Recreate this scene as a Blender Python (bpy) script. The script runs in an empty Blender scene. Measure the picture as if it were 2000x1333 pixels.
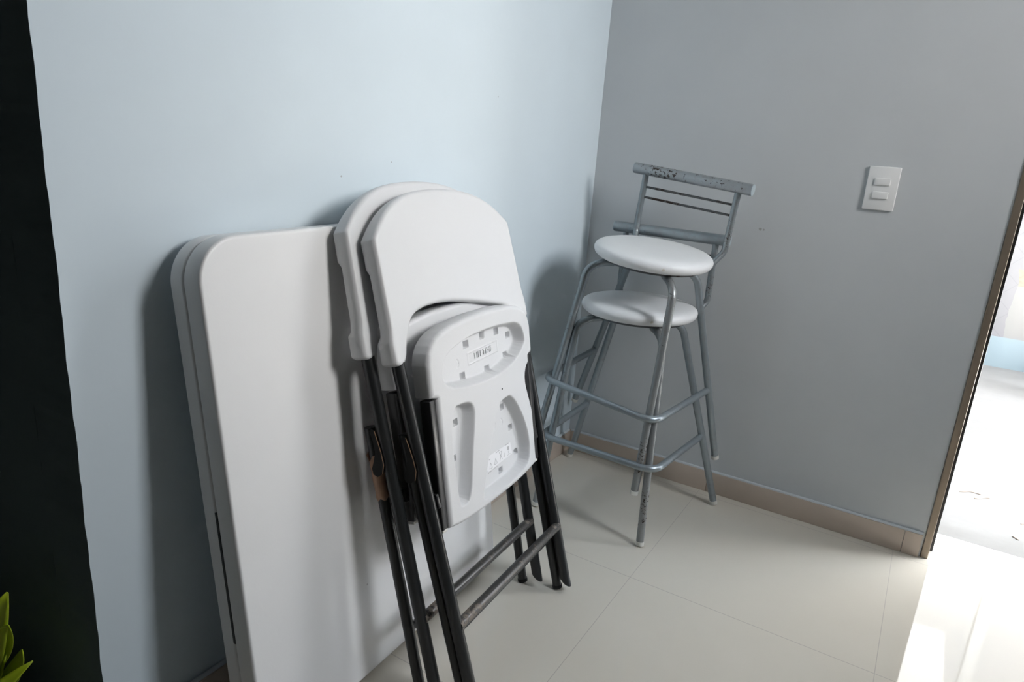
import bpy, bmesh, math, random
import numpy as np
from mathutils import Matrix, Vector

SC = bpy.context.scene
COL = SC.collection
random.seed(4)

# ---------------------------------------------------------------- camera
cam_d = bpy.data.cameras.new('camera')
cam_d.sensor_width = 36.0
cam_d.lens = 1353.15479 * 36.0 / 2000.0
cam_d.clip_start = 0.05
cam = bpy.data.objects.new('camera', cam_d)
COL.objects.link(cam)
RGT = Vector((0.8495228, 0.52288403, 0.07002357))
UPV = Vector((-0.20213911, 0.20002387, 0.9587128))
FWD = Vector((-0.48728923, 0.82860288, -0.27562015))
mw = Matrix.Identity(4)
for i in range(3):
    mw[i][0] = RGT[i]; mw[i][1] = UPV[i]; mw[i][2] = -FWD[i]
mw.translation = Vector((1.03535075, -2.23895764, 1.11008478))
cam.matrix_world = mw
SC.camera = cam

# ---------------------------------------------------------------- exposure, sky, daylight
SC.view_settings.view_transform = 'Standard'
SC.view_settings.look = 'None'
SC.view_settings.exposure = 0.12
SC.view_settings.gamma = 1.0
SC.view_settings.use_curve_mapping = False
SC.render.film_transparent = False
SC.cycles.max_bounces = 10
SC.cycles.diffuse_bounces = 6

SKY = 2.7           # cloudy sky; a glow is added out to the right to brighten the window
GLOW, GLOW_AZ, GLOW_EL, GLOW_W = 35.0, 5.0, 28.0, 0.2
world = bpy.data.worlds.new('sky'); SC.world = world
world.use_nodes = True
wn = world.node_tree; wn.nodes.clear()
w_out = wn.nodes.new('ShaderNodeOutputWorld'); w_bg = wn.nodes.new('ShaderNodeBackground')
w_tc = wn.nodes.new('ShaderNodeTexCoord'); w_no = wn.nodes.new('ShaderNodeTexNoise')
w_no.inputs['Scale'].default_value = 2.2; w_no.inputs['Detail'].default_value = 5
w_rp = wn.nodes.new('ShaderNodeValToRGB')
w_rp.color_ramp.elements[0].position = 0.36; w_rp.color_ramp.elements[0].color = (0.84, 0.91, 1.0, 1)
w_rp.color_ramp.elements[1].position = 0.56; w_rp.color_ramp.elements[1].color = (1.0, 0.985, 0.965, 1)
wn.links.new(w_tc.outputs['Generated'], w_no.inputs['Vector'])
wn.links.new(w_no.outputs['Fac'], w_rp.inputs['Fac'])
wn.links.new(w_rp.outputs['Color'], w_bg.inputs['Color'])
w_sep = wn.nodes.new('ShaderNodeVectorMath'); w_sep.operation = 'DOT_PRODUCT'
w_sep.inputs[1].default_value = (math.cos(math.radians(GLOW_EL))*math.cos(math.radians(GLOW_AZ)), math.cos(math.radians(GLOW_EL))*math.sin(math.radians(GLOW_AZ)), math.sin(math.radians(GLOW_EL)))
wn.links.new(w_tc.outputs['Generated'], w_sep.inputs[0])
w_a = wn.nodes.new('ShaderNodeMath'); w_a.operation = 'MULTIPLY_ADD'; w_a.inputs[1].default_value = 1/GLOW_W; w_a.inputs[2].default_value = -1/GLOW_W
w_e = wn.nodes.new('ShaderNodeMath'); w_e.operation = 'EXPONENT'
w_s = wn.nodes.new('ShaderNodeMath'); w_s.operation = 'MULTIPLY_ADD'; w_s.inputs[1].default_value = GLOW; w_s.inputs[2].default_value = SKY
wn.links.new(w_sep.outputs['Value'], w_a.inputs[0]); wn.links.new(w_a.outputs[0], w_e.inputs[0]); wn.links.new(w_e.outputs[0], w_s.inputs[0])
wn.links.new(w_s.outputs[0], w_bg.inputs['Strength'])
wn.links.new(w_bg.outputs['Background'], w_out.inputs['Surface'])

sun_d = bpy.data.lights.new('sun', 'SUN'); sun_d.energy = 195.0; sun_d.angle = math.radians(1.0); sun_d.color = (1.0, 0.975, 0.94)
sun = bpy.data.objects.new('sun', sun_d); COL.objects.link(sun)
sun.rotation_euler = Vector((-math.cos(math.radians(65))*math.cos(math.radians(100)), -math.cos(math.radians(65))*math.sin(math.radians(100)), -math.sin(math.radians(65)))).to_track_quat('-Z', 'Y').to_euler()

# openings the daylight comes through: the door in the back wall, the wide window on the right
DOOR = (1.214, 1.56, 0.0, 2.2)           # x0, x1, z0, z1   (wall y = 0)
WIN = (-1.0, -0.42, 1.5, 2.5)          # y0, y1, z0, z1   (wall x = ROOM_X)
ROOM_X, ROOM_Y, ROOM_Z, PASS_X = 2.25, -4.4, 2.65, -1.8

def portal(name, loc, rot, sx, sy):
    d = bpy.data.lights.new(name, 'AREA'); d.shape = 'RECTANGLE'; d.size = sx; d.size_y = sy
    d.cycles.is_portal = True
    o = bpy.data.objects.new(name, d); COL.objects.link(o); o.location = loc; o.rotation_euler = rot
portal('door_portal', ((DOOR[0]+DOOR[1])/2, 0.16, (DOOR[2]+DOOR[3])/2), (-math.pi/2, 0, 0), DOOR[1]-DOOR[0], DOOR[3]-DOOR[2])
portal('window_portal', (ROOM_X+0.16, (WIN[0]+WIN[1])/2, (WIN[2]+WIN[3])/2), (math.pi/2, 0, math.pi/2), WIN[1]-WIN[0], WIN[3]-WIN[2])


# ---------------------------------------------------------------- materials
def new_mat(name):
    m = bpy.data.materials.new(name); m.use_nodes = True
    return m, m.node_tree, m.node_tree.nodes['Principled BSDF']

def N(nt, kind, **kw):
    n = nt.nodes.new(kind)
    for k, v in kw.items(): setattr(n, k, v)
    return n

def math_n(nt, op, a, b=None, c=None):
    n = N(nt, 'ShaderNodeMath', operation=op)
    for i, v in enumerate((a, b, c)):
        if v is None: continue
        if isinstance(v, (int, float)): n.inputs[i].default_value = v
        else: nt.links.new(v, n.inputs[i])
    return n.outputs[0]

def mix_c(nt, fac, a, b):
    n = N(nt, 'ShaderNodeMix', data_type='RGBA')
    if isinstance(fac, (int, float)): n.inputs[0].default_value = fac
    else: nt.links.new(fac, n.inputs[0])
    for s, v in ((6, a), (7, b)):
        if isinstance(v, tuple): n.inputs[s].default_value = (*v, 1)
        else: nt.links.new(v, n.inputs[s])
    return n.outputs[2]

def ramp(nt, src, p0, p1, c0=(0, 0, 0), c1=(1, 1, 1)):
    r = N(nt, 'ShaderNodeValToRGB')
    r.color_ramp.elements[0].position = p0; r.color_ramp.elements[0].color = (*c0, 1)
    r.color_ramp.elements[1].position = p1; r.color_ramp.elements[1].color = (*c1, 1)
    nt.links.new(src, r.inputs['Fac']); return r.outputs['Color']

def noise(nt, scale, detail=3, rough=0.5, coord='Object', vec_scale=None):
    tc = N(nt, 'ShaderNodeTexCoord'); n = N(nt, 'ShaderNodeTexNoise')
    n.inputs['Scale'].default_value = scale; n.inputs['Detail'].default_value = detail
    n.inputs['Roughness'].default_value = rough
    src = tc.outputs[coord]
    if vec_scale:
        mp = N(nt, 'ShaderNodeMapping'); mp.inputs['Scale'].default_value = vec_scale
        nt.links.new(src, mp.inputs['Vector']); src = mp.outputs['Vector']
    nt.links.new(src, n.inputs['Vector'])
    return n.outputs['Fac']

def bump(nt, bsdf, h, strength=0.1, dist=0.002):
    b = N(nt, 'ShaderNodeBump'); b.inputs['Strength'].default_value = strength; b.inputs['Distance'].default_value = dist
    nt.links.new(h, b.inputs['Height']); nt.links.new(b.outputs['Normal'], bsdf.inputs['Normal'])

def paint(name, c, rough=0.5, var=0.06, scale=6.0, bmp=0.0, bscale=120, spec=0.5, metal=0.0, coat=0.0):
    m, nt, b = new_mat(name)
    f = noise(nt, scale, 4)
    lo = tuple(max(0, x*(1-var)) for x in c); hi = tuple(min(1, x*(1+var)) for x in c)
    nt.links.new(mix_c(nt, f, lo, hi), b.inputs['Base Color'])
    b.inputs['Roughness'].default_value = rough
    b.inputs['Specular IOR Level'].default_value = spec
    b.inputs['Metallic'].default_value = metal
    b.inputs['Coat Weight'].default_value = coat
    if bmp: bump(nt, b, noise(nt, bscale, 3), bmp, 0.001)
    return m

def scuffed(name, c, rough, spots, dark=(0.25, 0.24, 0.23), bmp=0.0, bscale=150, spec=0.5):
    """paint with a few small scuffs; spots are (x, y, z, radius) in object space"""
    m, nt, b = new_mat(name)
    f = noise(nt, 5.0, 4)
    base = mix_c(nt, f, tuple(x*0.96 for x in c), tuple(min(1, x*1.04) for x in c))
    tc = N(nt, 'ShaderNodeTexCoord')
    jit = noise(nt, 260.0, 3, 0.7)
    tot = None
    for (x, y, z, r) in spots:
        d = N(nt, 'ShaderNodeVectorMath', operation='DISTANCE')
        nt.links.new(tc.outputs['Object'], d.inputs[0]); d.inputs[1].default_value = (x, y, z)
        dd = math_n(nt, 'ADD', d.outputs['Value'], math_n(nt, 'MULTIPLY', math_n(nt, 'SUBTRACT', jit, 0.5), r*2.2))
        s = math_n(nt, 'LESS_THAN', dd, r)
        tot = s if tot is None else math_n(nt, 'MAXIMUM', tot, s)
    if tot is not None: base = mix_c(nt, math_n(nt, 'MULTIPLY', tot, 0.6), base, dark)
    nt.links.new(base, b.inputs['Base Color'])
    b.inputs['Roughness'].default_value = rough
    b.inputs['Specular IOR Level'].default_value = spec
    if bmp: bump(nt, b, noise(nt, bscale, 3), bmp, 0.001)
    return m

def metal_paint(name, c, rust=(0.035, 0.022, 0.016), amount=0.62, rough=0.33, metal=0.75, scale=55):
    m, nt, b = new_mat(name)
    f = noise(nt, 9, 3)
    base = mix_c(nt, f, tuple(x*0.85 for x in c), tuple(x*1.12 for x in c))
    n1 = noise(nt, scale, 6, 0.7); n2 = noise(nt, 4.5, 2)
    k = math_n(nt, 'ADD', n1, math_n(nt, 'MULTIPLY', math_n(nt, 'SUBTRACT', n2, 0.5), 0.9))
    msk = ramp(nt, k, amount, amount+0.03)
    n3 = noise(nt, 70, 5, 0.6)
    warm = ramp(nt, math_n(nt, 'ADD', n3, math_n(nt, 'MULTIPLY', math_n(nt, 'SUBTRACT', n2, 0.5), 0.8)), 0.5, 0.75)
    base = mix_c(nt, math_n(nt, 'MULTIPLY', warm, 0.45 if sum(c) > 0.3 else 0.04), base, tuple((a+b2)*0.5 for a, b2 in zip(c, (0.22, 0.15, 0.10))))
    col = mix_c(nt, msk, base, rust)
    nt.links.new(col, b.inputs['Base Color'])
    nt.links.new(math_n(nt, 'SUBTRACT', metal, math_n(nt, 'MULTIPLY', msk, metal)), b.inputs['Metallic'])
    nt.links.new(math_n(nt, 'ADD', rough, math_n(nt, 'MULTIPLY', msk, 0.4)), b.inputs['Roughness'])
    bump(nt, b, n1, 0.12, 0.0006)
    return m

M = {}
M['wall'] = scuffed('pale_blue_grey_wall_paint', (0.625, 0.71, 0.765), 0.62,
                    [(0.0, -0.64, 1.22, 0.0022), (0.0, -1.2, 1.02, 0.002), (0.0, -1.05, 1.05, 0.0015)], bmp=0.10, bscale=90, spec=0.3)
M['wall_back'] = scuffed('blue_grey_wall_paint', (0.60, 0.625, 0.645), 0.6,
                    [(0.575, 0.0, 0.905, 0.0045), (0.585, 0.0, 0.905, 0.003), (0.49, 0.0, 0.90, 0.002)], bmp=0.10, bscale=90, spec=0.3)
M['dark_wall'] = paint('dark_wall_surface', (0.125, 0.165, 0.172), 0.75, 0.1, 5, 0.1, 90, 0.2)  # one dark colour for the end face and the passage walls
M['ceiling'] = paint('white_ceiling_paint', (0.35, 0.35, 0.35), 0.8, 0.02)
M['plain_wall'] = paint('grey_wall_paint', (0.12, 0.12, 0.12), 0.7, 0.03)
M['baseboard'] = paint('taupe_stone_skirting', (0.58, 0.49, 0.415), 0.25, 0.12, 7)
M['caulk'] = paint('pale_caulk', (0.62, 0.66, 0.69), 0.6, 0.05)
M['jamb'] = paint('bronze_door_frame', (0.30, 0.245, 0.19), 0.35, 0.12, 14, metal=0.4)
M['black_frame'] = paint('black_door_frame', (0.012, 0.013, 0.014), 0.3, 0.1)
M['porch'] = paint('white_porch_paint', (0.72, 0.73, 0.74), 0.7, 0.03)
M['switch'] = paint('white_switch_plastic', (0.88, 0.885, 0.885), 0.3, 0.01)
M['plastic'] = paint('white_moulded_plastic', (0.665, 0.67, 0.68), 0.42, 0.02, 5, 0.12, 420)
M['table'] = scuffed('white_table_plastic', (0.77, 0.77, 0.77), 0.36,
                     [(0.262, 0.62, 0.0, 0.004), (0.245, 0.632, 0.0, 0.0025), (0.225, 0.66, 0.0, 0.002), (0.2, 0.40, 0.0, 0.0018),
                      (0.16, 0.17, 0.0, 0.0022), (-0.1, 0.2, 0.0, 0.002), (0.33, 0.53, 0.0, 0.0016)], bmp=0.08, bscale=260)
M['table_rim'] = paint('grey_white_table_rim', (0.62, 0.615, 0.60), 0.45, 0.03, 8, 0.1, 240)
M['shadow_gap'] = paint('gap_shade', (0.05, 0.05, 0.05), 0.7, 0.05)  # near-black colour painted in for shade in the table's gaps
M['black_tube'] = metal_paint('black_powder_coated_steel', (0.016, 0.018, 0.019), rust=(0.10, 0.085, 0.07), amount=0.90, rough=0.33, metal=0.0, scale=120)
M['worn_rail'] = metal_paint('worn_black_steel', (0.07, 0.068, 0.066), rust=(0.20, 0.17, 0.145), amount=0.60, rough=0.28, metal=0.35, scale=110)
M['bracket'] = paint('black_steel_channel', (0.022, 0.022, 0.023), 0.3, 0.1)
M['copper_edge'] = paint('worn_copper_edge', (0.35, 0.2, 0.12), 0.4, 0.2, 60, metal=0.5)
M['tape'] = paint('brown_packing_tape', (0.34, 0.20, 0.125), 0.5, 0.28, 40, 0.4, 60)
M['label'] = paint('white_sticker', (0.80, 0.80, 0.82), 0.4, 0.01)
M['ink'] = paint('grey_print', (0.42, 0.42, 0.43), 0.5, 0.02)
M['recess'] = paint('grey_hole', (0.36, 0.37, 0.38), 0.6, 0.02)
M['black'] = paint('black_plastic', (0.012, 0.012, 0.012), 0.7, 0.05, spec=0.25)
M['cap'] = paint('cream_plastic_cap', (0.70, 0.69, 0.64), 0.45, 0.05)
M['vinyl'] = scuffed('white_seat_vinyl', (0.82, 0.825, 0.83), 0.40, [(0.03, -0.17, 0.655, 0.006), (0.1, -0.12, 0.65, 0.004)],
                     dark=(0.5, 0.44, 0.34), bmp=0.05, bscale=300)
M['stool'] = metal_paint('blue_grey_painted_steel', (0.31, 0.355, 0.38), amount=0.74, metal=0.55, scale=150)
M['stool_worn'] = metal_paint('rusty_grey_painted_steel', (0.29, 0.305, 0.31), amount=0.66, metal=0.5, scale=130)
M['stool_bar'] = metal_paint('silver_painted_steel', (0.36, 0.39, 0.41), amount=0.638, metal=0.6, rough=0.3, scale=95)
M['stool_cap'] = paint('pale_blue_painted_steel', (0.42, 0.50, 0.54), 0.4, 0.05, 30, metal=0.2)
M['stool_dark'] = metal_paint('dark_steel_rod', (0.11, 0.115, 0.12), amount=0.63, rough=0.4)
M['leaf'] = paint('lime_green_leaf', (0.40, 0.52, 0.02), 0.38, 0.25, 9)
M['stem'] = paint('dark_green_stem', (0.04, 0.07, 0.02), 0.5, 0.2)
M['pot'] = paint('black_plastic_pot', (0.02, 0.02, 0.02), 0.5, 0.1)
M['soil'] = paint('dark_soil', (0.03, 0.022, 0.016), 0.95, 0.4, 40, 0.5, 60)
M['twig'] = paint('dry_brown_twig', (0.18, 0.14, 0.11), 0.8, 0.3, 30)

def floor_mat():
    m, nt, b = new_mat('polished_beige_porcelain_tile')
    tc = N(nt, 'ShaderNodeTexCoord'); sp = N(nt, 'ShaderNodeSeparateXYZ'); nt.links.new(tc.outputs['Object'], sp.inputs[0])
    def line(src, off, w):
        f = math_n(nt, 'FRACT', math_n(nt, 'DIVIDE', math_n(nt, 'ADD', src, 60.0-off), 0.6))
        d = math_n(nt, 'SUBTRACT', 0.5, math_n(nt, 'ABSOLUTE', math_n(nt, 'SUBTRACT', f, 0.5)))
        return math_n(nt, 'LESS_THAN', d, w/0.6)
    g = math_n(nt, 'MAXIMUM', line(sp.outputs[0], 0.5215, 0.0009), line(sp.outputs[1], -0.6426, 0.0012))
    f = noise(nt, 2.2, 5, 0.55)
    base = mix_c(nt, f, (0.585, 0.55, 0.48), (0.665, 0.63, 0.56))
    n2 = noise(nt, 300, 2)
    spk = ramp(nt, n2, 0.74, 0.78)
    base = mix_c(nt, math_n(nt, 'MULTIPLY', spk, 0.25), base, (0.3, 0.28, 0.25))
    nt.links.new(mix_c(nt, g, base, (0.40, 0.37, 0.33)), b.inputs['Base Color'])
    nt.links.new(math_n(nt, 'ADD', 0.035, math_n(nt, 'MULTIPLY', g, 0.5)), b.inputs['Roughness'])
    b.inputs['IOR'].default_value = 1.55
    return m
M['floor'] = floor_mat()

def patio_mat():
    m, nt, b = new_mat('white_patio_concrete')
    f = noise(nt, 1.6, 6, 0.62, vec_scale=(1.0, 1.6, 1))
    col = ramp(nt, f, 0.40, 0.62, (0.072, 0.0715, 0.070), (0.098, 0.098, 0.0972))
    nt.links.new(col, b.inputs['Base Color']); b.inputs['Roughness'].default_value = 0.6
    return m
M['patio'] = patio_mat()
M['gravel'] = paint('bounce_gravel', (0.52, 0.51, 0.49), 0.9, 0.2, 30)  # unseen bright ground, added to bounce sun through the door

def yard_wall_mat():
    m, nt, b = new_mat('tiled_yard_wall')
    tc = N(nt, 'ShaderNodeTexCoord'); sp = N(nt, 'ShaderNodeSeparateXYZ'); nt.links.new(tc.outputs['Object'], sp.inputs[0])
    x, z = sp.outputs[0], sp.outputs[2]
    def diag(s):
        v = math_n(nt, 'FRACT', math_n(nt, 'DIVIDE', math_n(nt, 'ADD', math_n(nt, 'ADD', x, 50), math_n(nt, 'MULTIPLY', z, s)), 0.17))
        return math_n(nt, 'LESS_THAN', v, 0.03)
    ln = math_n(nt, 'MAXIMUM', diag(1.0), diag(-1.0))
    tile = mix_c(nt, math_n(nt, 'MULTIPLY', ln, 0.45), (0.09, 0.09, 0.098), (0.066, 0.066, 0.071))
    # bare plaster patch right of the tiles, raw cement at its top
    px = math_n(nt, 'GREATER_THAN', math_n(nt, 'ADD', x, math_n(nt, 'MULTIPLY', noise(nt, 9, 3), 0.05)), 1.535)
    pz = math_n(nt, 'LESS_THAN', z, 0.50)
    patch = math_n(nt, 'MULTIPLY', px, pz)
    raw = math_n(nt, 'MULTIPLY', px, math_n(nt, 'MULTIPLY', math_n(nt, 'GREATER_THAN', z, 0.50), math_n(nt, 'LESS_THAN', z, 0.60)))
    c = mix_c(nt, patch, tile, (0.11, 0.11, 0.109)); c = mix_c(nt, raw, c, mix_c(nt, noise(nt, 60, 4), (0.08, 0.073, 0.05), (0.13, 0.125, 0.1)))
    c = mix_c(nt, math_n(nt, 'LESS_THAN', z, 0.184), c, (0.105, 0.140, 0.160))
    nt.links.new(c, b.inputs['Base Color']); b.inputs['Roughness'].default_value = 0.5
    return m
M['yard_wall'] = yard_wall_mat()

# ---------------------------------------------------------------- mesh helpers
def link(name, verts, faces, mat, parent=None, smooth=True, angle=40, mats=None, fmat=None):
    me = bpy.data.meshes.new(name)
    me.from_pydata([tuple(map(float, v)) for v in verts], [], [tuple(map(int, f)) for f in faces])
    me.update()
    bm = bmesh.new(); bm.from_mesh(me)
    bmesh.ops.recalc_face_normals(bm, faces=bm.faces); bm.to_mesh(me); bm.free()
    for m in (mats or [mat]): me.materials.append(m)
    if fmat is not None:
        for p, k in zip(me.polygons, fmat): p.material_index = k
    if smooth:
        me.polygons.foreach_set('use_smooth', [True]*len(me.polygons))
        me.set_sharp_from_angle(angle=math.radians(angle))
    o = bpy.data.objects.new(name, me); COL.objects.link(o)
    if parent is not None: o.parent = parent
    return o

def empty(name, loc, label, cat, group=None, mat3=None):
    o = bpy.data.objects.new(name, None); COL.objects.link(o)
    o.empty_display_size = 0.05
    if mat3 is not None:
        m = mat3.to_4x4(); m.translation = Vector(loc); o.matrix_world = m
    else: o.location = loc
    o['label'] = label; o['category'] = cat
    if group: o['group'] = group
    return o

def tag(o, label, cat, group=None):
    o['label'] = label; o['category'] = cat
    if group: o['group'] = group
    return o

def struct(o, label):
    o['kind'] = 'structure'; o['label'] = label
    return o

def box_vf(x0, x1, y0, y1, z0, z1, off=0):
    v = [(x0, y0, z0), (x1, y0, z0), (x1, y1, z0), (x0, y1, z0), (x0, y0, z1), (x1, y0, z1), (x1, y1, z1), (x0, y1, z1)]
    f = [(0, 3, 2, 1), (4, 5, 6, 7), (0, 1, 5, 4), (1, 2, 6, 5), (2, 3, 7, 6), (3, 0, 4, 7)]
    return v, [tuple(i+off for i in q) for q in f]

def boxes(name, lst, mat, parent=None, bev=0.0, **kw):
    v, f = [], []
    for b in lst:
        a, c = box_vf(*b, off=len(v)); v += a; f += c
    o = link(name, v, f, mat, parent, **kw)
    if bev: bevel(o, bev)
    return o

def bevel(o, w, seg=3):
    me = o.data; bm = bmesh.new(); bm.from_mesh(me)
    es = [e for e in bm.edges if len(e.link_faces) == 2 and e.calc_face_angle() > math.radians(40)]
    bmesh.ops.bevel(bm, geom=es, offset=w, segments=seg, profile=0.5, affect='EDGES')
    bm.to_mesh(me); bm.free()
    me.polygons.foreach_set('use_smooth', [True]*len(me.polygons)); me.set_sharp_from_angle(angle=math.radians(50))

def catmull(pts, n=8):
    P = [Vector(p) for p in pts]; P = [2*P[0]-P[1]] + P + [2*P[-1]-P[-2]]
    out = []
    for i in range(1, len(P)-2):
        for k in range(n):
            t = k/n
            out.append(0.5*((2*P[i]) + (P[i+1]-P[i-1])*t + (2*P[i-1]-5*P[i]+4*P[i+1]-P[i+2])*t*t + (3*P[i]-P[i-1]-3*P[i+1]+P[i+2])*t**3))
    out.append(P[-2]); return out

def round_poly(pts, r, n=8):
    """polyline with its inner corners rounded to radius r"""
    P = [Vector(p) for p in pts]; out = [P[0]]
    for i in range(1, len(P)-1):
        a = (P[i-1]-P[i]).normalized(); b = (P[i+1]-P[i]).normalized()
        ang = a.angle(b); d = min(r/math.tan(ang/2), 0.45*(P[i-1]-P[i]).length, 0.45*(P[i+1]-P[i]).length)
        A = P[i]+a*d; B = P[i]+b*d
        for k in range(n+1):
            t = k/n; out.append((1-t)**2*A + 2*t*(1-t)*P[i] + t*t*B)
    out.append(P[-1]); return out

def tube_vf(path, r, seg=18, off=0, flat_caps=True, cut=None):
    P = [Vector(p) for p in path]; n = len(P); v, f = [], []
    T = [(P[min(i+1, n-1)]-P[max(i-1, 0)]).normalized() for i in range(n)]
    u = T[0].orthogonal().normalized()
    for i in range(n):
        u = (u - T[i]*u.dot(T[i])).normalized(); w = T[i].cross(u)
        for k in range(seg):
            a = 2*math.pi*k/seg; v.append(P[i] + (u*math.cos(a)+w*math.sin(a))*r)
    if cut is not None:                       # slanted end: slide first ring along the axis
        d, amt = cut
        for k in range(seg):
            v[k] = v[k] + T[0]*((v[k]-P[0]).dot(Vector(d))/r*amt)
    for i in range(n-1):
        for k in range(seg):
            k2 = (k+1) % seg; f.append((i*seg+k, i*seg+k2, (i+1)*seg+k2, (i+1)*seg+k))
    f.append(tuple(range(seg-1, -1, -1))); f.append(tuple(range((n-1)*seg, n*seg)))
    return v, [tuple(i+off for i in q) for q in f]

def tube(name, path, r, mat, parent=None, seg=18, cut=None):
    v, f = tube_vf(path, r, seg, cut=cut)
    return link(name, v, f, mat, parent, angle=50)

def lathe(name, prof, mat, parent=None, seg=64, center=(0, 0, 0)):
    v, f = [], []; n = len(prof)
    for k in range(seg):
        a = 2*math.pi*k/seg
        for (r, z) in prof: v.append((center[0]+r*math.cos(a), center[1]+r*math.sin(a), center[2]+z))
    for k in range(seg):
        k2 = (k+1) % seg
        for i in range(n-1): f.append((k*n+i, k2*n+i, k2*n+i+1, k*n+i+1))
    f.append(tuple(k*n for k in range(seg))); f.append(tuple(k*n+n-1 for k in reversed(range(seg))))
    return link(name, v, f, mat, parent, angle=45)

def grid_plate(name, S, H, ZF, ZB, mat, parent, r=0.006, rb=0.003, sgn=-1.0, angle=45):
    """closed plate over a curved grid; front and back edges rounded by r and rb. S lateral (left +), H up, Z out"""
    ni, nj = S.shape
    loop = [(i, 0) for i in range(ni)] + [(ni-1, j) for j in range(1, nj)] + [(i, nj-1) for i in range(ni-2, -1, -1)] + [(0, j) for j in range(nj-2, 0, -1)]
    B = np.array([(S[i, j], H[i, j]) for i, j in loop])
    A0, A1 = B, np.roll(B, -1, 0); D = A1-A0; L2 = np.maximum((D**2).sum(1), 1e-12)
    pts = np.stack([S.ravel(), H.ravel()], 1); dist = np.full(len(pts), 9.0)
    for a, d, l in zip(A0, D, L2):
        t = np.clip(((pts-a)@d)/l, 0, 1); q = a + t[:, None]*d
        dist = np.minimum(dist, np.hypot(pts[:, 0]-q[:, 0], pts[:, 1]-q[:, 1]))
    dist = dist.reshape(S.shape)
    def rnd(rr):
        k = np.clip(1-dist/rr, 0, 1); return rr*(1-np.sqrt(np.maximum(0, 1-k*k)))
    F = ZF - rnd(r); K = ZB + rnd(rb)
    mid = [(i, j) for i, j in loop]
    v = np.concatenate([np.stack([sgn*S.ravel(), H.ravel(), F.ravel()], 1), np.stack([sgn*S.ravel(), H.ravel(), K.ravel()], 1)])
    n = ni*nj; f = []
    idx = np.arange(n).reshape(ni, nj)
    q = np.stack([idx[:-1, :-1], idx[1:, :-1], idx[1:, 1:], idx[:-1, 1:]], -1).reshape(-1, 4)
    f += q.tolist(); f += (q[:, ::-1]+n).tolist()
    m = len(loop)
    for a in range(m):
        i, j = loop[a]; i2, j2 = loop[(a+1) % m]
        f.append([idx[i, j], idx[i, j]+n, idx[i2, j2]+n, idx[i2, j2]])
    return link(name, v, f, mat, parent, angle=angle)

def cluster(n, e=1.6, lo=-1.0, hi=1.0):
    """n samples from lo to hi, denser at both ends"""
    t = np.linspace(-1, 1, n); s = np.sign(t)*(1-(1-np.abs(t))**e)
    return lo + (s+1)/2*(hi-lo)

def smooth01(x): x = np.clip(x, 0, 1); return x*x*(3-2*x)

def chaikin(P, k=3):
    P = np.array(P, float)
    for _ in range(k):
        Q = np.roll(P, -1, 0); P = np.stack([0.75*P+0.25*Q, 0.25*P+0.75*Q], 1).reshape(-1, 2)
    return P

def sdf(poly, X, Y):
    """signed distance, inside positive"""
    P = np.array(poly); Q = np.roll(P, -1, 0)
    d = np.full(X.shape, 9.0); ins = np.zeros(X.shape, bool)
    for (ax, ay), (bx, by) in zip(P, Q):
        ex, ey = bx-ax, by-ay; l = max(ex*ex+ey*ey, 1e-14)
        t = np.clip(((X-ax)*ex+(Y-ay)*ey)/l, 0, 1)
        d = np.minimum(d, np.hypot(X-ax-t*ex, Y-ay-t*ey))
        c = ((ay > Y) != (by > Y)) & (X < (bx-ax)*(Y-ay)/((by-ay) if abs(by-ay) > 1e-12 else 1e-12)+ax)
        ins ^= c
    return np.where(ins, d, -d)

# ---------------------------------------------------------------- the room
T = 0.15
struct(boxes('floor', [(PASS_X, ROOM_X+T, ROOM_Y, 0.0, -0.1, 0.0), (DOOR[0]-0.06, DOOR[1]+0.06, 0.0, 0.195, -0.1, 0.0)], M['floor'], smooth=False),
       'polished beige porcelain tile floor')
struct(boxes('ceiling', [(PASS_X, ROOM_X+T, ROOM_Y-T, T, ROOM_Z, ROOM_Z+0.12)], M['ceiling'], smooth=False), 'white ceiling')
# left wall: its outer end is a slightly uneven plaster edge, the end face given the dark wall colour
YE, zs = -1.748, np.linspace(0, ROOM_Z, 220)
v, f, fm = [], [], []
for z in zs:
    y = YE + 0.0007*math.sin(z*23)+0.0005*math.sin(z*71+1)+random.uniform(-0.0003, 0.0003)
    v += [(0, 0.0, z), (0, y, z), (-0.12, y, z), (-0.12, 0.0, z)]
for i in range(len(zs)-1):
    a, b = 4*i, 4*i+4
    for k in range(4):
        k2 = (k+1) % 4; f.append((a+k, a+k2, b+k2, b+k)); fm.append(1 if k in (1, 2) else 0)
f += [(0, 1, 2, 3), tuple(4*(len(zs)-1)+k for k in range(4))]; fm += [0, 0]
struct(link('wall_left', v, f, None, mats=[M['wall'], M['dark_wall']], fmat=fm, smooth=False), 'pale blue grey wall behind the folding table')
struct(boxes('wall_passage', [(PASS_X, -0.119, YE, YE+T, 0, ROOM_Z)], M['dark_wall'], smooth=False), 'dark wall at the left edge')
struct(boxes('wall_back', [(-0.12, 1.192, 0.0, T, 0, ROOM_Z), (1.192, DOOR[1], 0.0, T, DOOR[3], ROOM_Z), (DOOR[1], ROOM_X+T, 0.0, T, 0, ROOM_Z)],
             M['wall_back'], smooth=False), 'blue grey wall with the light switch')
struct(boxes('wall_right', [(ROOM_X, ROOM_X+T, ROOM_Y, WIN[0], 0, ROOM_Z), (ROOM_X, ROOM_X+T, WIN[1], 0, 0, ROOM_Z),
                            (ROOM_X, ROOM_X+T, WIN[0], WIN[1], 0, WIN[2]), (ROOM_X, ROOM_X+T, WIN[0], WIN[1], WIN[3], ROOM_Z)],
             M['plain_wall'], smooth=False), 'grey wall with the wide window')
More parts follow.
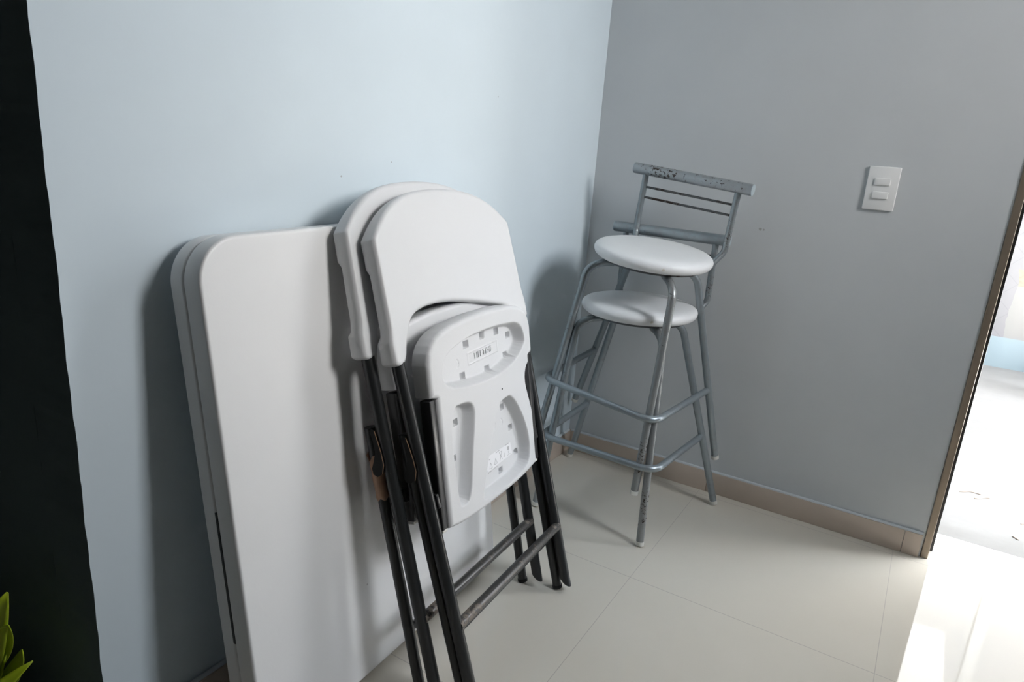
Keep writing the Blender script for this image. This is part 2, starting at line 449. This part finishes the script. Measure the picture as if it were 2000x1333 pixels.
struct(boxes('wall_front', [(PASS_X-T, ROOM_X+T, ROOM_Y-T, ROOM_Y, 0, ROOM_Z)], M['plain_wall'], smooth=False), 'grey wall behind the camera')
struct(boxes('wall_passage_end', [(PASS_X-T, PASS_X, ROOM_Y, YE+T, 0, ROOM_Z)], M['dark_wall'], smooth=False), 'dark wall at the end of the passage')
fw = 0.05
struct(boxes('window_1', [(ROOM_X+0.03, ROOM_X+0.09, WIN[0], WIN[0]+fw, WIN[2], WIN[3]), (ROOM_X+0.03, ROOM_X+0.09, WIN[1]-fw, WIN[1], WIN[2], WIN[3]),
                          (ROOM_X+0.03, ROOM_X+0.09, WIN[0]+fw, WIN[1]-fw, WIN[2], WIN[2]+fw), (ROOM_X+0.03, ROOM_X+0.09, WIN[0]+fw, WIN[1]-fw, WIN[3]-fw, WIN[3])],
             M['black_frame'], smooth=False), 'black window frame')
BH, BT = 0.074, 0.012
struct(boxes('baseboard_back', [(0.0, 0.54, -BT, 0, 0, BH), (0.5415, 1.1395, -BT, 0, 0, BH), (1.141, 1.187, -BT, 0, 0, BH)], M['baseboard'], bev=0.0012), 'taupe tile skirting under the light switch wall')
struct(boxes('baseboard_left', [(0, BT, -0.60, -BT, 0, BH), (0, BT, -1.20, -0.6015, 0, BH), (0, BT, YE, -1.2015, 0, BH)], M['baseboard'], bev=0.0012), 'taupe tile skirting under the pale wall')
# the pale bead of caulk on the skirting
struct(tube('trim_1', [(0.012, -0.004, BH+0.001), (1.187, -0.004, BH+0.001)], 0.0055, M['caulk'], seg=8), 'pale caulk line on the skirting')
struct(tube('trim_2', [(0.004, -0.012, BH+0.001), (0.004, YE, BH+0.001)], 0.0055, M['caulk'], seg=8), 'pale caulk line on the left skirting')
# door opening: bronze jamb profile and the black sliding frame behind it
struct(boxes('door_1', [(1.194, 1.2125, -0.004, 0.045, 0.0, DOOR[3]), (1.2125, DOOR[1], -0.004, 0.045, DOOR[3]-0.04, DOOR[3])], M['jamb'], bev=0.0015), 'bronze metal door frame')
struct(boxes('trim_3', [(1.2127, 1.224, 0.046, 0.075, 0.004, DOOR[3])], M['black_frame'], bev=0.001), 'thin black door seal')
# outside
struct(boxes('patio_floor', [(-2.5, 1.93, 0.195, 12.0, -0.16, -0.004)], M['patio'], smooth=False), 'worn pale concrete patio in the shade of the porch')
struct(boxes('ground', [(1.93, 9.0, 0.195, 12.0, -0.16, -0.006), (ROOM_X+T, 9.0, -9.0, 0.195, -0.16, -0.006)], M['gravel'], smooth=False), 'unseen pale gravel yard added to bounce sun indoors')
struct(boxes('yard_wall', [(-2.5, 9.0, 2.79, 2.94, -0.01, 0.92)], M['yard_wall'], smooth=False), 'white tiled yard wall with a pale blue base band')
struct(boxes('roof', [(-3.0, 1.78, 0.15, 4.0, 2.6, 2.72)], M['porch'], smooth=False), 'unseen white porch roof outside the door, sized to shade the patio')  # extent set to keep the sun off the near patio
struct(boxes('pillar', [(1.71, 1.77, 2.3, 2.38, -0.004, 2.6)], M['porch'], smooth=False), 'white porch post outside the door')

# ---------------------------------------------------------------- light switch
sx, sz, sw, sh = 0.8426, 0.9978, 0.0797, 0.1190
sw_o = empty('light_switch', (sx+sw/2, 0, sz+sh/2), 'white double light switch plate on the blue grey wall', 'light switch')
boxes('switch_plate', [(-sw/2, sw/2, -0.0065, 0.0, -sh/2, sh/2)], M['switch'], sw_o, bev=0.002)
for dz in (0.0185, -0.0185):
    boxes('rocker', [(-0.0195, 0.0195, -0.0105, -0.006, dz-0.0095, dz+0.0095)], M['switch'], sw_o, bev=0.0012)

# ---------------------------------------------------------------- folding table
W, L, TH = 0.780, 0.936, 0.074
psi, th = 0.026, 0.1300
ta = Vector((math.sin(psi), -math.cos(psi), 0)); n0 = Vector((math.cos(psi), math.sin(psi), 0)); Z = Vector((0, 0, 1))
tn = n0*math.cos(th)+Z*math.sin(th); tu = -n0*math.sin(th)+Z*math.cos(th)
O = Vector((0.1945, -0.815, TH*math.sin(th)))
base = O + ta*(W/2)
R3 = Matrix((-ta, tu, tn)).transposed()
table = empty('folding_table', base, 'white plastic folding table folded in half and leaning on the pale wall', 'folding table', mat3=R3)
def table_half(zf, zb, mat):
    t = cluster(121, 2.4); w = cluster(81, 2.0, 0, 1)
    r = 0.075
    a = np.abs(t)*W/2; k = np.clip((a-(W/2-r))/r, 0, 1)
    top = L - r*(1-np.sqrt(np.maximum(0, 1-k*k)))
    S = np.repeat((t*W/2)[:, None], len(w), 1); H = w[None, :]*top[:, None]
    return grid_plate('tabletop', S, H, np.full_like(S, zf), np.full_like(S, zb), mat, table, r=0.005, rb=0.003)
h1 = table_half(0.0, -0.0400, M['table']); h2 = table_half(-0.0414, -TH, M['table'])
h1['label'] = 'front half of the folded white tabletop'; h2['label'] = 'rear half of the folded white tabletop against the wall'
boxes('seam_shade', [(-W/2+0.004, W/2-0.004, 0.02, L-0.08, -0.0440, -0.0375)], M['shadow_gap'], table, smooth=False)  # dark slab in place of the shade between the two halves
# dark strip standing in for the shade inside the carrying slot, left edge
boxes('slot_shade', [(-W/2-0.0007, -W/2+0.006, 0.235, 0.482, -0.0440, -0.0385)], M['shadow_gap'], table, bev=0.0003)
for x in (-0.28, 0.0, 0.28): boxes('hinge', [(x-0.03, x+0.03, -0.0005, 0.004, -0.052, -0.022)], M['bracket'], table, smooth=False)

# ---------------------------------------------------------------- folding chairs
def chair_frame(psi, th):
    a = Vector((math.sin(psi), -math.cos(psi), 0)); n0 = Vector((math.cos(psi), math.sin(psi), 0))
    n = n0*math.cos(th)+Z*math.sin(th); u = -n0*math.sin(th)+Z*math.cos(th)
    return Matrix((-a, u, n)).transposed()
def half(h): return 0.2285+0.018*h

def make_backrest(parent):
    t = np.concatenate([-np.linspace(1, 0.88, 10)[:-1], -np.linspace(0.88, 0.62, 34)[:-1], np.linspace(-0.62, 0.62, 60)[:-1], np.linspace(0.62, 0.88, 34)[:-1], np.linspace(0.88, 1, 10)])
    t = np.sort(np.unique(np.round(t, 5)))
    w = cluster(70, 1.7, 0, 1)
    a = np.abs(t)
    top = 1.017 - 0.040*a**2 - 0.051*a**4
    bot = np.interp(t, [-1.0, -.96, -.92, -.885, -.86, -.835, -.81, -.78, -.745, -.70, -.64, -.5, -.3, -.08, .08, .27, .45, .58, .66, .70, .725, .745, .78, .81, .835, .86, .885, .92, .96, 1.0],
                    [.695, .689, .687, .6885, .692, .696, .703, .711, .720, .729, .736, .746, .758, .770, .777, .7815, .7815, .777, .770, .7635, .757, .748, .732, .713, .700, .692, .6885, .687, .689, .695])
    H = bot[:, None] + w[None, :]*(top-bot)[:, None]
    hw = np.interp(H, [.68, .735, .76, .84, .93, 1.02], [.264, .263, .257, .2535, .2495, .2495])
    S = t[:, None]*hw
    ZF = 0.015 - 0.020*(1-np.minimum(1, (S/0.25)**2))
    bulge = np.maximum(smooth01((H-0.862)/0.014), 1-smooth01((H-0.735)/0.008))
    ZB = -0.0225 + 0.0075*(1-bulge)*smooth01((np.abs(S)-0.20)/0.03)
    return grid_plate('backrest', S, H, ZF, ZB, M['plastic'], parent, r=0.009, rb=0.006, angle=60)

SEAT_H0, SEAT_E0, SEAT_AL = 0.335, 0.005, math.atan(0.117)
FD = 0.027
OVAL = chaikin([(.168, .285), (.163, .350), (.08, .370), (0, .3745), (-.09, .371), (-.157, .362), (-.178, .325), (-.174, .300), (-.118, .270), (-.035, .258), (.07, .264)], 2)
P1 = chaikin([(.158, .243), (.085, .241), (.062, .222), (.066, .190), (.084, .132), (.106, .032), (.135, .024), (.156, .034)], 2)
P2 = chaikin([(-.028, .196), (-.060, .204), (-.096, .204), (-.142, .138), (-.164, .07), (-.156, .018), (-.117, .003), (-.032, -.0035), (.058, .002), (.062, .014), (.04, .07)], 2)
P3 = chaikin([(-.176, .262), (-.155, .222), (-.174, .162), (-.1915, .100), (-.22, .10), (-.22, .262)], 2)
def make_seat(parent):
    root = bpy.data.objects.new('seat', None)
    t = cluster(251, 1.25); w = cluster(301, 1.25, 0, 1)
    a = np.abs(t)
    top = np.interp(a, [0, .3, .6, .75, .85, .92, .97, 1], [.411, .410, .405, .398, .389, .378, .364, .342])
    bot = -0.013 + 0.014*a**3
    V = bot[:, None] + w[None, :]*(top-bot)[:, None]
    hw = 0.190 + 0.019*smooth01((V-0.272)/0.006)
    S = t[:, None]*hw
    ZF = np.zeros_like(S)
    for P, d, wd in ((OVAL, FD, .013), (P1, FD, .014), (P2, FD, .013), (P3, 0.014, .016)):
        ZF -= d*smooth01(sdf(P, S, V)/wd)
    inP = ZF < -0.015
    # small moulded sockets along the pocket rims
    for (cx, cy, r) in [(.036, .347, .0085), (-.031, .3525, .0085), (-.092, .350, .0085), (-.122, .288, .0075), (-.039, .274, .0085), (.060, .283, .0085),
                        (-.142, .331, .008), (.102, .195, .0075), (.122, .122, .0075), (-.059, .0265, .0075), (-.089, .171, .0075), (-.119, .112, .0075), (-.135, .045, .0075)]:
        box = np.maximum(np.abs(S-cx)*0.9, np.abs(V-cy)*1.15)
        ZF -= 0.012*smooth01((r*1.08-box)/0.0018)
    # raised name panel border and moon shaped mould marks
    cx, cy, wx, wy, ca = -0.030, 0.3155, 0.062, 0.0125, math.radians(-1.5)
    X = (S-cx)*math.cos(ca)+(V-cy)*math.sin(ca); Y = -(S-cx)*math.sin(ca)+(V-cy)*math.cos(ca)
    e = np.maximum(np.abs(X)-wx, np.abs(Y)-wy)
    ZF += 0.0016*smooth01(1-np.abs(e)/0.0016)
    for (mx, my) in ((.077, .314), (-.046, .137), (-.078, .136)):
        rr = np.hypot(S-mx, V-my); ZF -= 0.0022*smooth01(1-np.abs(rr-0.0085)/0.0016)*(S < mx-0.001)
    ZB = np.full_like(S, -0.041)
    o = grid_plate('seat', S, V, ZF, ZB, M['plastic'], parent, r=0.010, rb=0.004, angle=70)
    c, s = math.cos(SEAT_AL), math.sin(SEAT_AL)
    # seat frame: Y = c*u + s*n, Z = c*n - s*u
    o.matrix_local = Matrix(((1, 0, 0, 0), (0, c, -s, SEAT_H0), (0, s, c, SEAT_E0), (0, 0, 0, 1)))
    # raised lettering in the upper pocket
    cu = bpy.data.curves.new('lettering', 'FONT'); cu.body = 'LIFETIME'; cu.size = 0.0185; cu.extrude = 0.0010; cu.bevel_depth = 0.0002
    cu.align_x = 'CENTER'; cu.align_y = 'CENTER'; cu.space_character = 1.08
    tmp = bpy.data.objects.new('tmp_text', cu); COL.objects.link(tmp)
    dg = bpy.context.evaluated_depsgraph_get(); me = bpy.data.meshes.new_from_object(tmp.evaluated_get(dg))
    bpy.data.objects.remove(tmp)
    me.name = 'lettering'; me.materials.clear(); me.materials.append(M['plastic'])
    lo = bpy.data.objects.new('lettering', me); COL.objects.link(lo); lo.parent = o
    lo.location = (-cx, cy, -FD+0.0008); lo.rotation_euler = (0, 0, -ca)
    lo['label'] = 'raised moulded lettering'
    # printed care sticker in the lower pocket, with its marks
    q = [(-.006, .078), (-.112, .076), (-.117, .047), (0.0, .043)]
    v = [(-x, y, -FD+0.0003) for x, y in q] + [(-x, y, -FD+0.0009) for x, y in q]
    lb = link('care_sticker', v, [(3, 2, 1, 0), (4, 5, 6, 7), (0, 1, 5, 4), (1, 2, 6, 5), (2, 3, 7, 6), (3, 0, 4, 7)], M['label'], o, smooth=False)
    lb['label'] = 'white printed sticker'
    v, f = [], []
    def bar(x0, y0, x1, y1, wd):
        d = Vector((x1-x0, y1-y0)); p = Vector((-d.y, d.x)).normalized()*wd/2; k = len(v)
        for zz in (-FD+0.0009, -FD+0.0012):
            for X_, Y_ in ((x0-p.x, y0-p.y), (x1-p.x, y1-p.y), (x1+p.x, y1+p.y), (x0+p.x, y0+p.y)): v.append((-X_, Y_, zz))
        f.extend([tuple(i+k for i in qq) for qq in ((3, 2, 1, 0), (4, 5, 6, 7), (0, 1, 5, 4), (1, 2, 6, 5), (2, 3, 7, 6), (3, 0, 4, 7))])
    bar(-.004, .040, -.022, .0405, .0016); bar(-.026, .0415, -.045, .042, .0011)
    bar(-.043, .0745, -.060, .0752, .0015); bar(-.086, .077, -.103, .0773, .0015)
    bar(-.012, .069, -.018, .0692, .0014)
    for tx, ty in ((-.018, .050), (-.040, .0525)):                 # little triangle signs
        bar(tx+.006, ty-.003, tx-.006, ty-.003, .0009); bar(tx+.006, ty-.003, tx, ty+.010, .0009); bar(tx-.006, ty-.003, tx, ty+.010, .0009)
    bar(-.058, .050, -.070, .070, .0013); bar(-.070, .050, -.058, .070, .0010); bar(-.058, .070, -.070, .070, .0009)
    bar(-.077, .053, -.083, .053, .0008); bar(-.080, .053, -.080, .062, .0012)
    bar(-.097, .066, -.104, .066, .0085); bar(-.100, .053, -.100, .060, .001); bar(-.093, .050, -.108, .0505, .0008)
    pr = link('print', v, f, M['ink'], lb, smooth=False); pr['label'] = 'grey printed symbols and lines'
    bp = lathe('screw_hole', [(0.0, -0.0003), (0.0022, -0.0003), (0.0022, 0.0004), (0.0, 0.0004)], M['black'], o, 12, (0.053, 0.226, 0))
    bp['label'] = 'small black hole'
    return o

def make_chair():
    root = empty('folding_chair', (0.4125, -1.03, 0.0315), 'front white plastic folding chair with black legs, its moulded seat underside facing out', 'folding chair',
                 'folding chairs leaning on the table', chair_frame(0.046, 0.2900))
    make_backrest(root)
    seat = make_seat(root)
    for s in (1, -1):
        sg = -s
        o = tube('front_leg', [(sg*half(h), h, 0) for h in (-0.004, 0.1, 0.3, 0.5, 0.72)], 0.0128, M['black_tube'], root, 22, cut=((0, 0, -1), 0.014))
        o = tube('rear_leg', [(sg*(half(h)-0.003), h, -0.0253) for h in (-0.0195, 0.1, 0.3, 0.5, 0.552)], 0.0116, M['black_tube'], root, 20)
        tube('foot_cap', [(sg*(half(0)-0.003), -0.0222, -0.0253), (sg*(half(0)-0.003), -0.0140, -0.0253)], 0.0128, M['black'], o, 20)
        # seat side channel
        c, sn = math.cos(SEAT_AL), math.sin(SEAT_AL)
        b = boxes('seat_channel', [(min(sg*.1915, sg*.2095), max(sg*.1915, sg*.2095), 0.004, 0.272, -0.030, -0.006)], M['bracket'], root, bev=0.002)
        b.matrix_local = seat.matrix_local.copy()
        boxes('channel_tip', [(min(sg*.193, sg*.208), max(sg*.193, sg*.208), -0.003, 0.0045, -0.028, -0.008)], M['cap'], b, bev=0.002)
        # curved pivot link on the outside of the frame
        prof = [(0.556, -0.012), (0.550, -0.003), (0.534, 0.001), (0.508, 0.006), (0.482, 0.007), (0.464, -0.002), (0.457, -0.020), (0.462, -0.033), (0.474, -0.034), (0.488, -0.024), (0.505, -0.014), (0.530, -0.013), (0.546, -0.019)]
        prof = [(h, (d+0.016)*0.75-0.018) for h, d in prof]; k = len(prof); x0, x1 = sg*(half(.5)+0.0120), sg*(half(.5)+0.0160)
        v = [(x0, h, d) for h, d in prof]+[(x1, h, d) for h, d in prof]
        f = [tuple(range(k)), tuple(range(2*k-1, k-1, -1))]+[(i, (i+1) % k, k+(i+1) % k, k+i) for i in range(k)]
        pl = link('pivot_link', v, f, M['black'], root, smooth=False)
        tube('worn_edge', [(x1, h, d+0.0003) for h, d in prof[1:6]], 0.0007, M['copper_edge'], pl, 8)
        lathe_r = boxes('seat_bracket', [(min(sg*.205, sg*.2165), max(sg*.205, sg*.2165), 0.39, 0.42, -0.014, 0.006)], M['bracket'], root, bev=0.002)
    r = tube('rail', [(-half(.148), .148, 0.004), (half(.148), .148, 0.004)], 0.0112, M['worn_rail'], root, 20)
    r2 = tube('rear_rail', [(-half(.115)+.003, .115, -0.0253), (half(.115)-.003, .115, -0.0253)], 0.008, M['black_tube'], root, 16)
    return root

def copy_thing(root, label):
    c = root.copy(); COL.objects.link(c); c['label'] = label
    for ch in list(root.children):
        d = ch.copy(); COL.objects.link(d); d.parent = c
        for g in list(ch.children):
            e = g.copy(); COL.objects.link(e); e.parent = d
            for g2 in list(g.children):
                x = g2.copy(); COL.objects.link(x); x.parent = e
    return c

chair = make_chair()
chair_rear = copy_thing(chair, 'rear white plastic folding chair with brown tape on its leg, touching the leaning table')
m = chair_frame(0.040, 0.2575).to_4x4(); m.translation = Vector((0.3430, -1.060, 0.0345)); chair_rear.matrix_world = m
# the rear chair's rear legs stand a little open
for ch in chair_rear.children:
    if ch.name.split('.')[0] in ('rear_leg', 'foot_cap', 'rear_rail'):
        rot = Matrix.Translation((0, 0.5, -0.009)) @ Matrix.Rotation(math.radians(1.1), 4, 'X') @ Matrix.Translation((0, -0.5, 0))
        ch.matrix_basis = rot @ ch.matrix_basis
# its seat hangs a little further back
for ch in chair_rear.children:
    if ch.name.split('.')[0] in ('seat', 'seat_channel'):
        ch.matrix_basis = Matrix.Translation((0.012, 0.335, 0)) @ Matrix.Rotation(math.radians(-4.2), 4, 'X') @ Matrix.Translation((0, -0.335, 0)) @ ch.matrix_basis
# torn brown tape round the rear chair's rear leg
v, f = [], []; seg, lev = 22, 10
for j in range(lev+1):
    h = 0.405 + (0.495-0.405)*j/lev
    for k in range(seg):
        a = 2*math.pi*k/seg
        hh = h + (0.006*math.sin(3*a+1)+0.003*math.sin(7*a) if j == lev else (0.003*math.sin(5*a) if j == 0 else 0))
        rr = 0.0128 + 0.0006*math.sin(5*a+j*1.7) + (0.0018*(1+math.sin(2*a)) if j == lev else 0)
        v.append((-(half(h)-0.003)+rr*math.cos(a), hh, -0.0253-0.009-(0.5-h)*0.0192+rr*math.sin(a)))
for j in range(lev):
    for k in range(seg): f.append((j*seg+k, j*seg+(k+1) % seg, (j+1)*seg+(k+1) % seg, (j+1)*seg+k))
tp = link('tape_wrap', v, f, M['tape'], chair_rear, angle=60); tp['label'] = 'torn brown tape wrapped round the leg'
so = tp.modifiers.new('thickness', 'SOLIDIFY'); so.thickness = 0.0008; so.offset = 1

# ---------------------------------------------------------------- bar stools
wf, yf, wr, yr, kf, ykf, kr, ykr = 0.1798, 0.1964, 0.2750, 0.2027, 0.1388, 0.1123, 0.1160, 0.1184
hr, hs, rs, hb, lb_, yb, wu, ybt, zbt, sy = 0.2393, 0.6748, 0.1755, 0.8665, 0.1909, 0.1947, 0.1507, 0.1946, 0.6681, 0.0223
ZK = hs-0.09
TR = 0.0112
def leg_axis(front, k):
    if front: return Vector((k*wf, -yf, 0)), Vector((k*kf, -ykf, ZK))
    return Vector((k*wr, yr, 0)), Vector((k*kr, ykr, ZK))
def on_leg(front, k, z):
    a, b = leg_axis(front, k); return a+(b-a)*(z/ZK)
def make_stool():
    root = empty('bar_stool', (0.3110, -0.2799, 0), 'lower white round bar stool standing on the floor under the stacked one', 'bar stool', 'stacked bar stools in the corner')
    root.rotation_euler = (0, 0, -0.0314)
    # seat pad
    z0 = hs-0.042
    prof = [(0.0, z0), (rs-0.022, z0), (rs-0.012, z0+0.002), (rs-0.004, z0+0.008), (rs-0.0005, z0+0.016), (rs, z0+0.022), (rs-0.003, z0+0.029), (rs-0.010, z0+0.0345),
            (rs-0.022, z0+0.038), (rs-0.045, z0+0.0405), (rs-0.09, z0+0.0420), (0.0, z0+0.0425)]
    lathe('seat', prof, M['vinyl'], root, 80, (0, sy, 0))
    lathe('seat_base', [(0.0, z0-0.008), (rs-0.03, z0-0.008), (rs-0.028, z0), (0, z0)], M['stool_dark'], root, 64, (0, sy, 0))
    # legs
    for fr in (True, False):
        for k in (1, -1):
            a, b = leg_axis(fr, k); d = (b-a)/ZK
            cen = Vector((0, sy, 0))
            z1 = ZK-0.015
            p1 = a+d*z1; ctl = a+d*(z0-0.018)
            dirn = (cen-Vector((ctl.x, ctl.y, 0))); dirn.z = 0; dirn.normalize()
            end = Vector((ctl.x, ctl.y, z0-0.0155)) + dirn*0.075
            path = [a+d*z for z in np.linspace(0.012, z1, 7)]
            for q in range(1, 11):
                t = q/10; path.append((1-t)**2*p1+2*t*(1-t)*ctl+t*t*end)
            lg = tube('leg', path, TR, M['stool_worn'] if (fr and k == 1) else M['stool'], root, 18)
            if fr and k == 1: lg['label'] = 'rust flecked grey leg'
            cp = tube('foot_cap', [a+d*0.0035, a+d*0.015], TR+0.0012, M['cap'], lg, 18)
            cp['label'] = 'cream plastic foot cap'
    # three sided footrest round the front legs, its ends welded to the rear legs
    off = TR+0.010
    fR, fL, rR, rL = on_leg(True, 1, hr), on_leg(True, -1, hr), on_leg(False, 1, hr), on_leg(False, -1, hr)
    dx = off*1.0
    cR, cL = fR+Vector((dx+0.004, -dx, 0)), fL+Vector((-dx-0.004, -dx, 0))
    rRe, rLe = rR+Vector((-0.002, -0.008, 0)), rL+Vector((0.002, -0.008, 0))
    tube('footrest', round_poly([rRe, cR, cL, rLe], 0.05, 12), 0.0103, M['stool'], root, 18)
    # backrest
    b = tube('back_bar', [(x, yb, hb) for x in np.linspace(-lb_, lb_, 9)], 0.0172, M['stool_bar'], root, 28)
    for k in (1, -1):
        e = tube('end_cap', [(k*(lb_-0.001), yb, hb), (k*(lb_+0.0015), yb, hb)], 0.0166, M['stool_cap'], b, 28); e['label'] = 'pale flat end of the bar'
        up = round_poly([(k*wu, yb, hb-0.010), (k*(wu+0.000), yb, zbt+0.004), (k*(wu*0.80), yb-0.045, z0-0.020), (k*0.07, yb-0.10, z0-0.0165)], 0.03, 8)
        tube('upright', up, 0.0098, M['stool'], root, 18)
    for dz in (0.052, 0.084):
        tube('spindle', [(-wu, yb, hb-dz), (wu, yb, hb-dz)], 0.0036, M['stool_dark'], root, 12)
    return root
stool = make_stool()
stool_top = copy_thing(stool, 'upper white round bar stool stacked on the other, with the rust spotted silver back bar')
for ch in stool.children:
    if ch.name.split('.')[0] in ('back_bar', 'upright', 'spindle'): ch.location.y += 0.009
for ch in stool.children:
    if ch.name.split('.')[0] == 'back_bar':
        ch.material_slots[0].link = 'OBJECT'; ch.material_slots[0].material = M['stool']
stool_top.rotation_mode = 'XYZ'
q = (0.28087, -0.25898, 0.17153, -0.08478, 0.04370, 0.09048)
mt = Matrix.Rotation(q[3], 4, 'Z') @ Matrix.Rotation(q[4], 4, 'X') @ Matrix.Rotation(q[5], 4, 'Y'); mt.translation = Vector(q[:3])
stool_top.matrix_world = mt

# ---------------------------------------------------------------- lime plant at the lower left
plant = empty('potted_plant', (-0.20, -1.885, 0), 'lime green leafy potted plant at the foot of the dark wall', 'plant')
lathe('pot', [(0.0, 0.0), (0.055, 0.0), (0.075, 0.10), (0.078, 0.102), (0.078, 0.11), (0.070, 0.11), (0.069, 0.098), (0.0, 0.098)], M['pot'], plant, 40)
lathe('soil', [(0.0, 0.0985), (0.068, 0.0985), (0.066, 0.103), (0.0, 0.105)], M['soil'], plant, 30)
def leaf(p0, p1, w, curl, up):
    p0, p1, up = Vector(p0), Vector(p1), Vector(up).normalized(); d = p1-p0; side = d.cross(up).normalized(); nrm = side.cross(d).normalized()
    v, f = [], []; n = 12
    for i in range(n+1):
        t = i/n; ww = w*math.sin(math.pi*min(1, t*0.97+0.02))**0.8; c = p0+d*t+nrm*(curl*4*t*(1-t))
        for k, s in enumerate((-1, -0.5, 0, 0.5, 1)): v.append(c+side*(ww*s)+nrm*(0.25*ww*s*s))
    for i in range(n):
        for k in range(4): f.append((i*5+k, i*5+k+1, i*5+k+6, i*5+k+5))
    o = link('leaf', v, f, M['leaf'], plant, angle=80)
    so = o.modifiers.new('thickness', 'SOLIDIFY'); so.thickness = 0.0012
    return o
LEAVES = [((0.02, 0.03, 0.150), (0.095, 0.060, 0.365), 0.026, 0.010, (0.75, -1, 0.3)), ((0.04, 0.02, 0.150), (0.142, 0.052, 0.285), 0.020, -0.022, (0.2, -1, 0.7)),
          ((0.055, 0.01, 0.130), (0.150, 0.060, 0.262), 0.014, 0.030, (0.5, -1, 0.5)), ((0.00, 0.02, 0.150), (0.110, 0.050, 0.318), 0.024, -0.020, (0.8, -1, 0.1)),
          ((0.03, 0.03, 0.120), (0.060, 0.060, 0.240), 0.030, 0.014, (0.3, -1, 0.5)), ((-0.05, 0.0, 0.13), (-0.12, 0.03, 0.26), 0.028, 0.012, (-0.3, -1, 0.4)), ((-0.02, -0.03, 0.12), (-0.04, -0.12, 0.2), 0.026, 0.015, (0, 0.2, 1)),
          ((-0.04, 0.01, 0.12), (-0.14, -0.03, 0.17), 0.026, 0.02, (0, -0.3, 1)), ((0.01, -0.02, 0.12), (0.09, -0.05, 0.19), 0.024, 0.02, (0, 0.1, 1))]
for (p0, p1, w, c, up) in LEAVES:
    leaf(p0, p1, w, c, up)
    tube('stem', catmull([(p0[0]*0.3, p0[1]*0.3, 0.100), (p0[0]*0.7, p0[1]*0.7, 0.115), p0], 5), 0.0022, M['stem'], plant, 8)

# ---------------------------------------------------------------- dry twigs on the patio
for i, (x, y, rz, ln) in enumerate([(1.372, 0.60, 0.5, 0.06), (1.335, 0.625, 0.25, 0.07), (1.50, 0.47, 0.2, 0.045), (1.455, 0.335, -0.5, 0.022)]):
    pts = [Vector((t*ln, 0.12*ln*math.sin(5*t+i), 0.0)) for t in np.linspace(-0.5, 0.5, 8)]
    o = tube('twig', pts, 0.0016, M['twig'], None, 8)
    o.location = (x, y, -0.0022); o.rotation_euler = (0, 0, rz)
    tag(o, ['shorter of the two dry twigs lying together on the patio beside the door jamb', 'longer of the two dry twigs lying together on the patio beside the door jamb',
            'dry twig on the patio at the right edge of the photo', 'short twig bit on the patio nearest the tiled door sill'][i], 'twig', 'dry twigs on the patio')
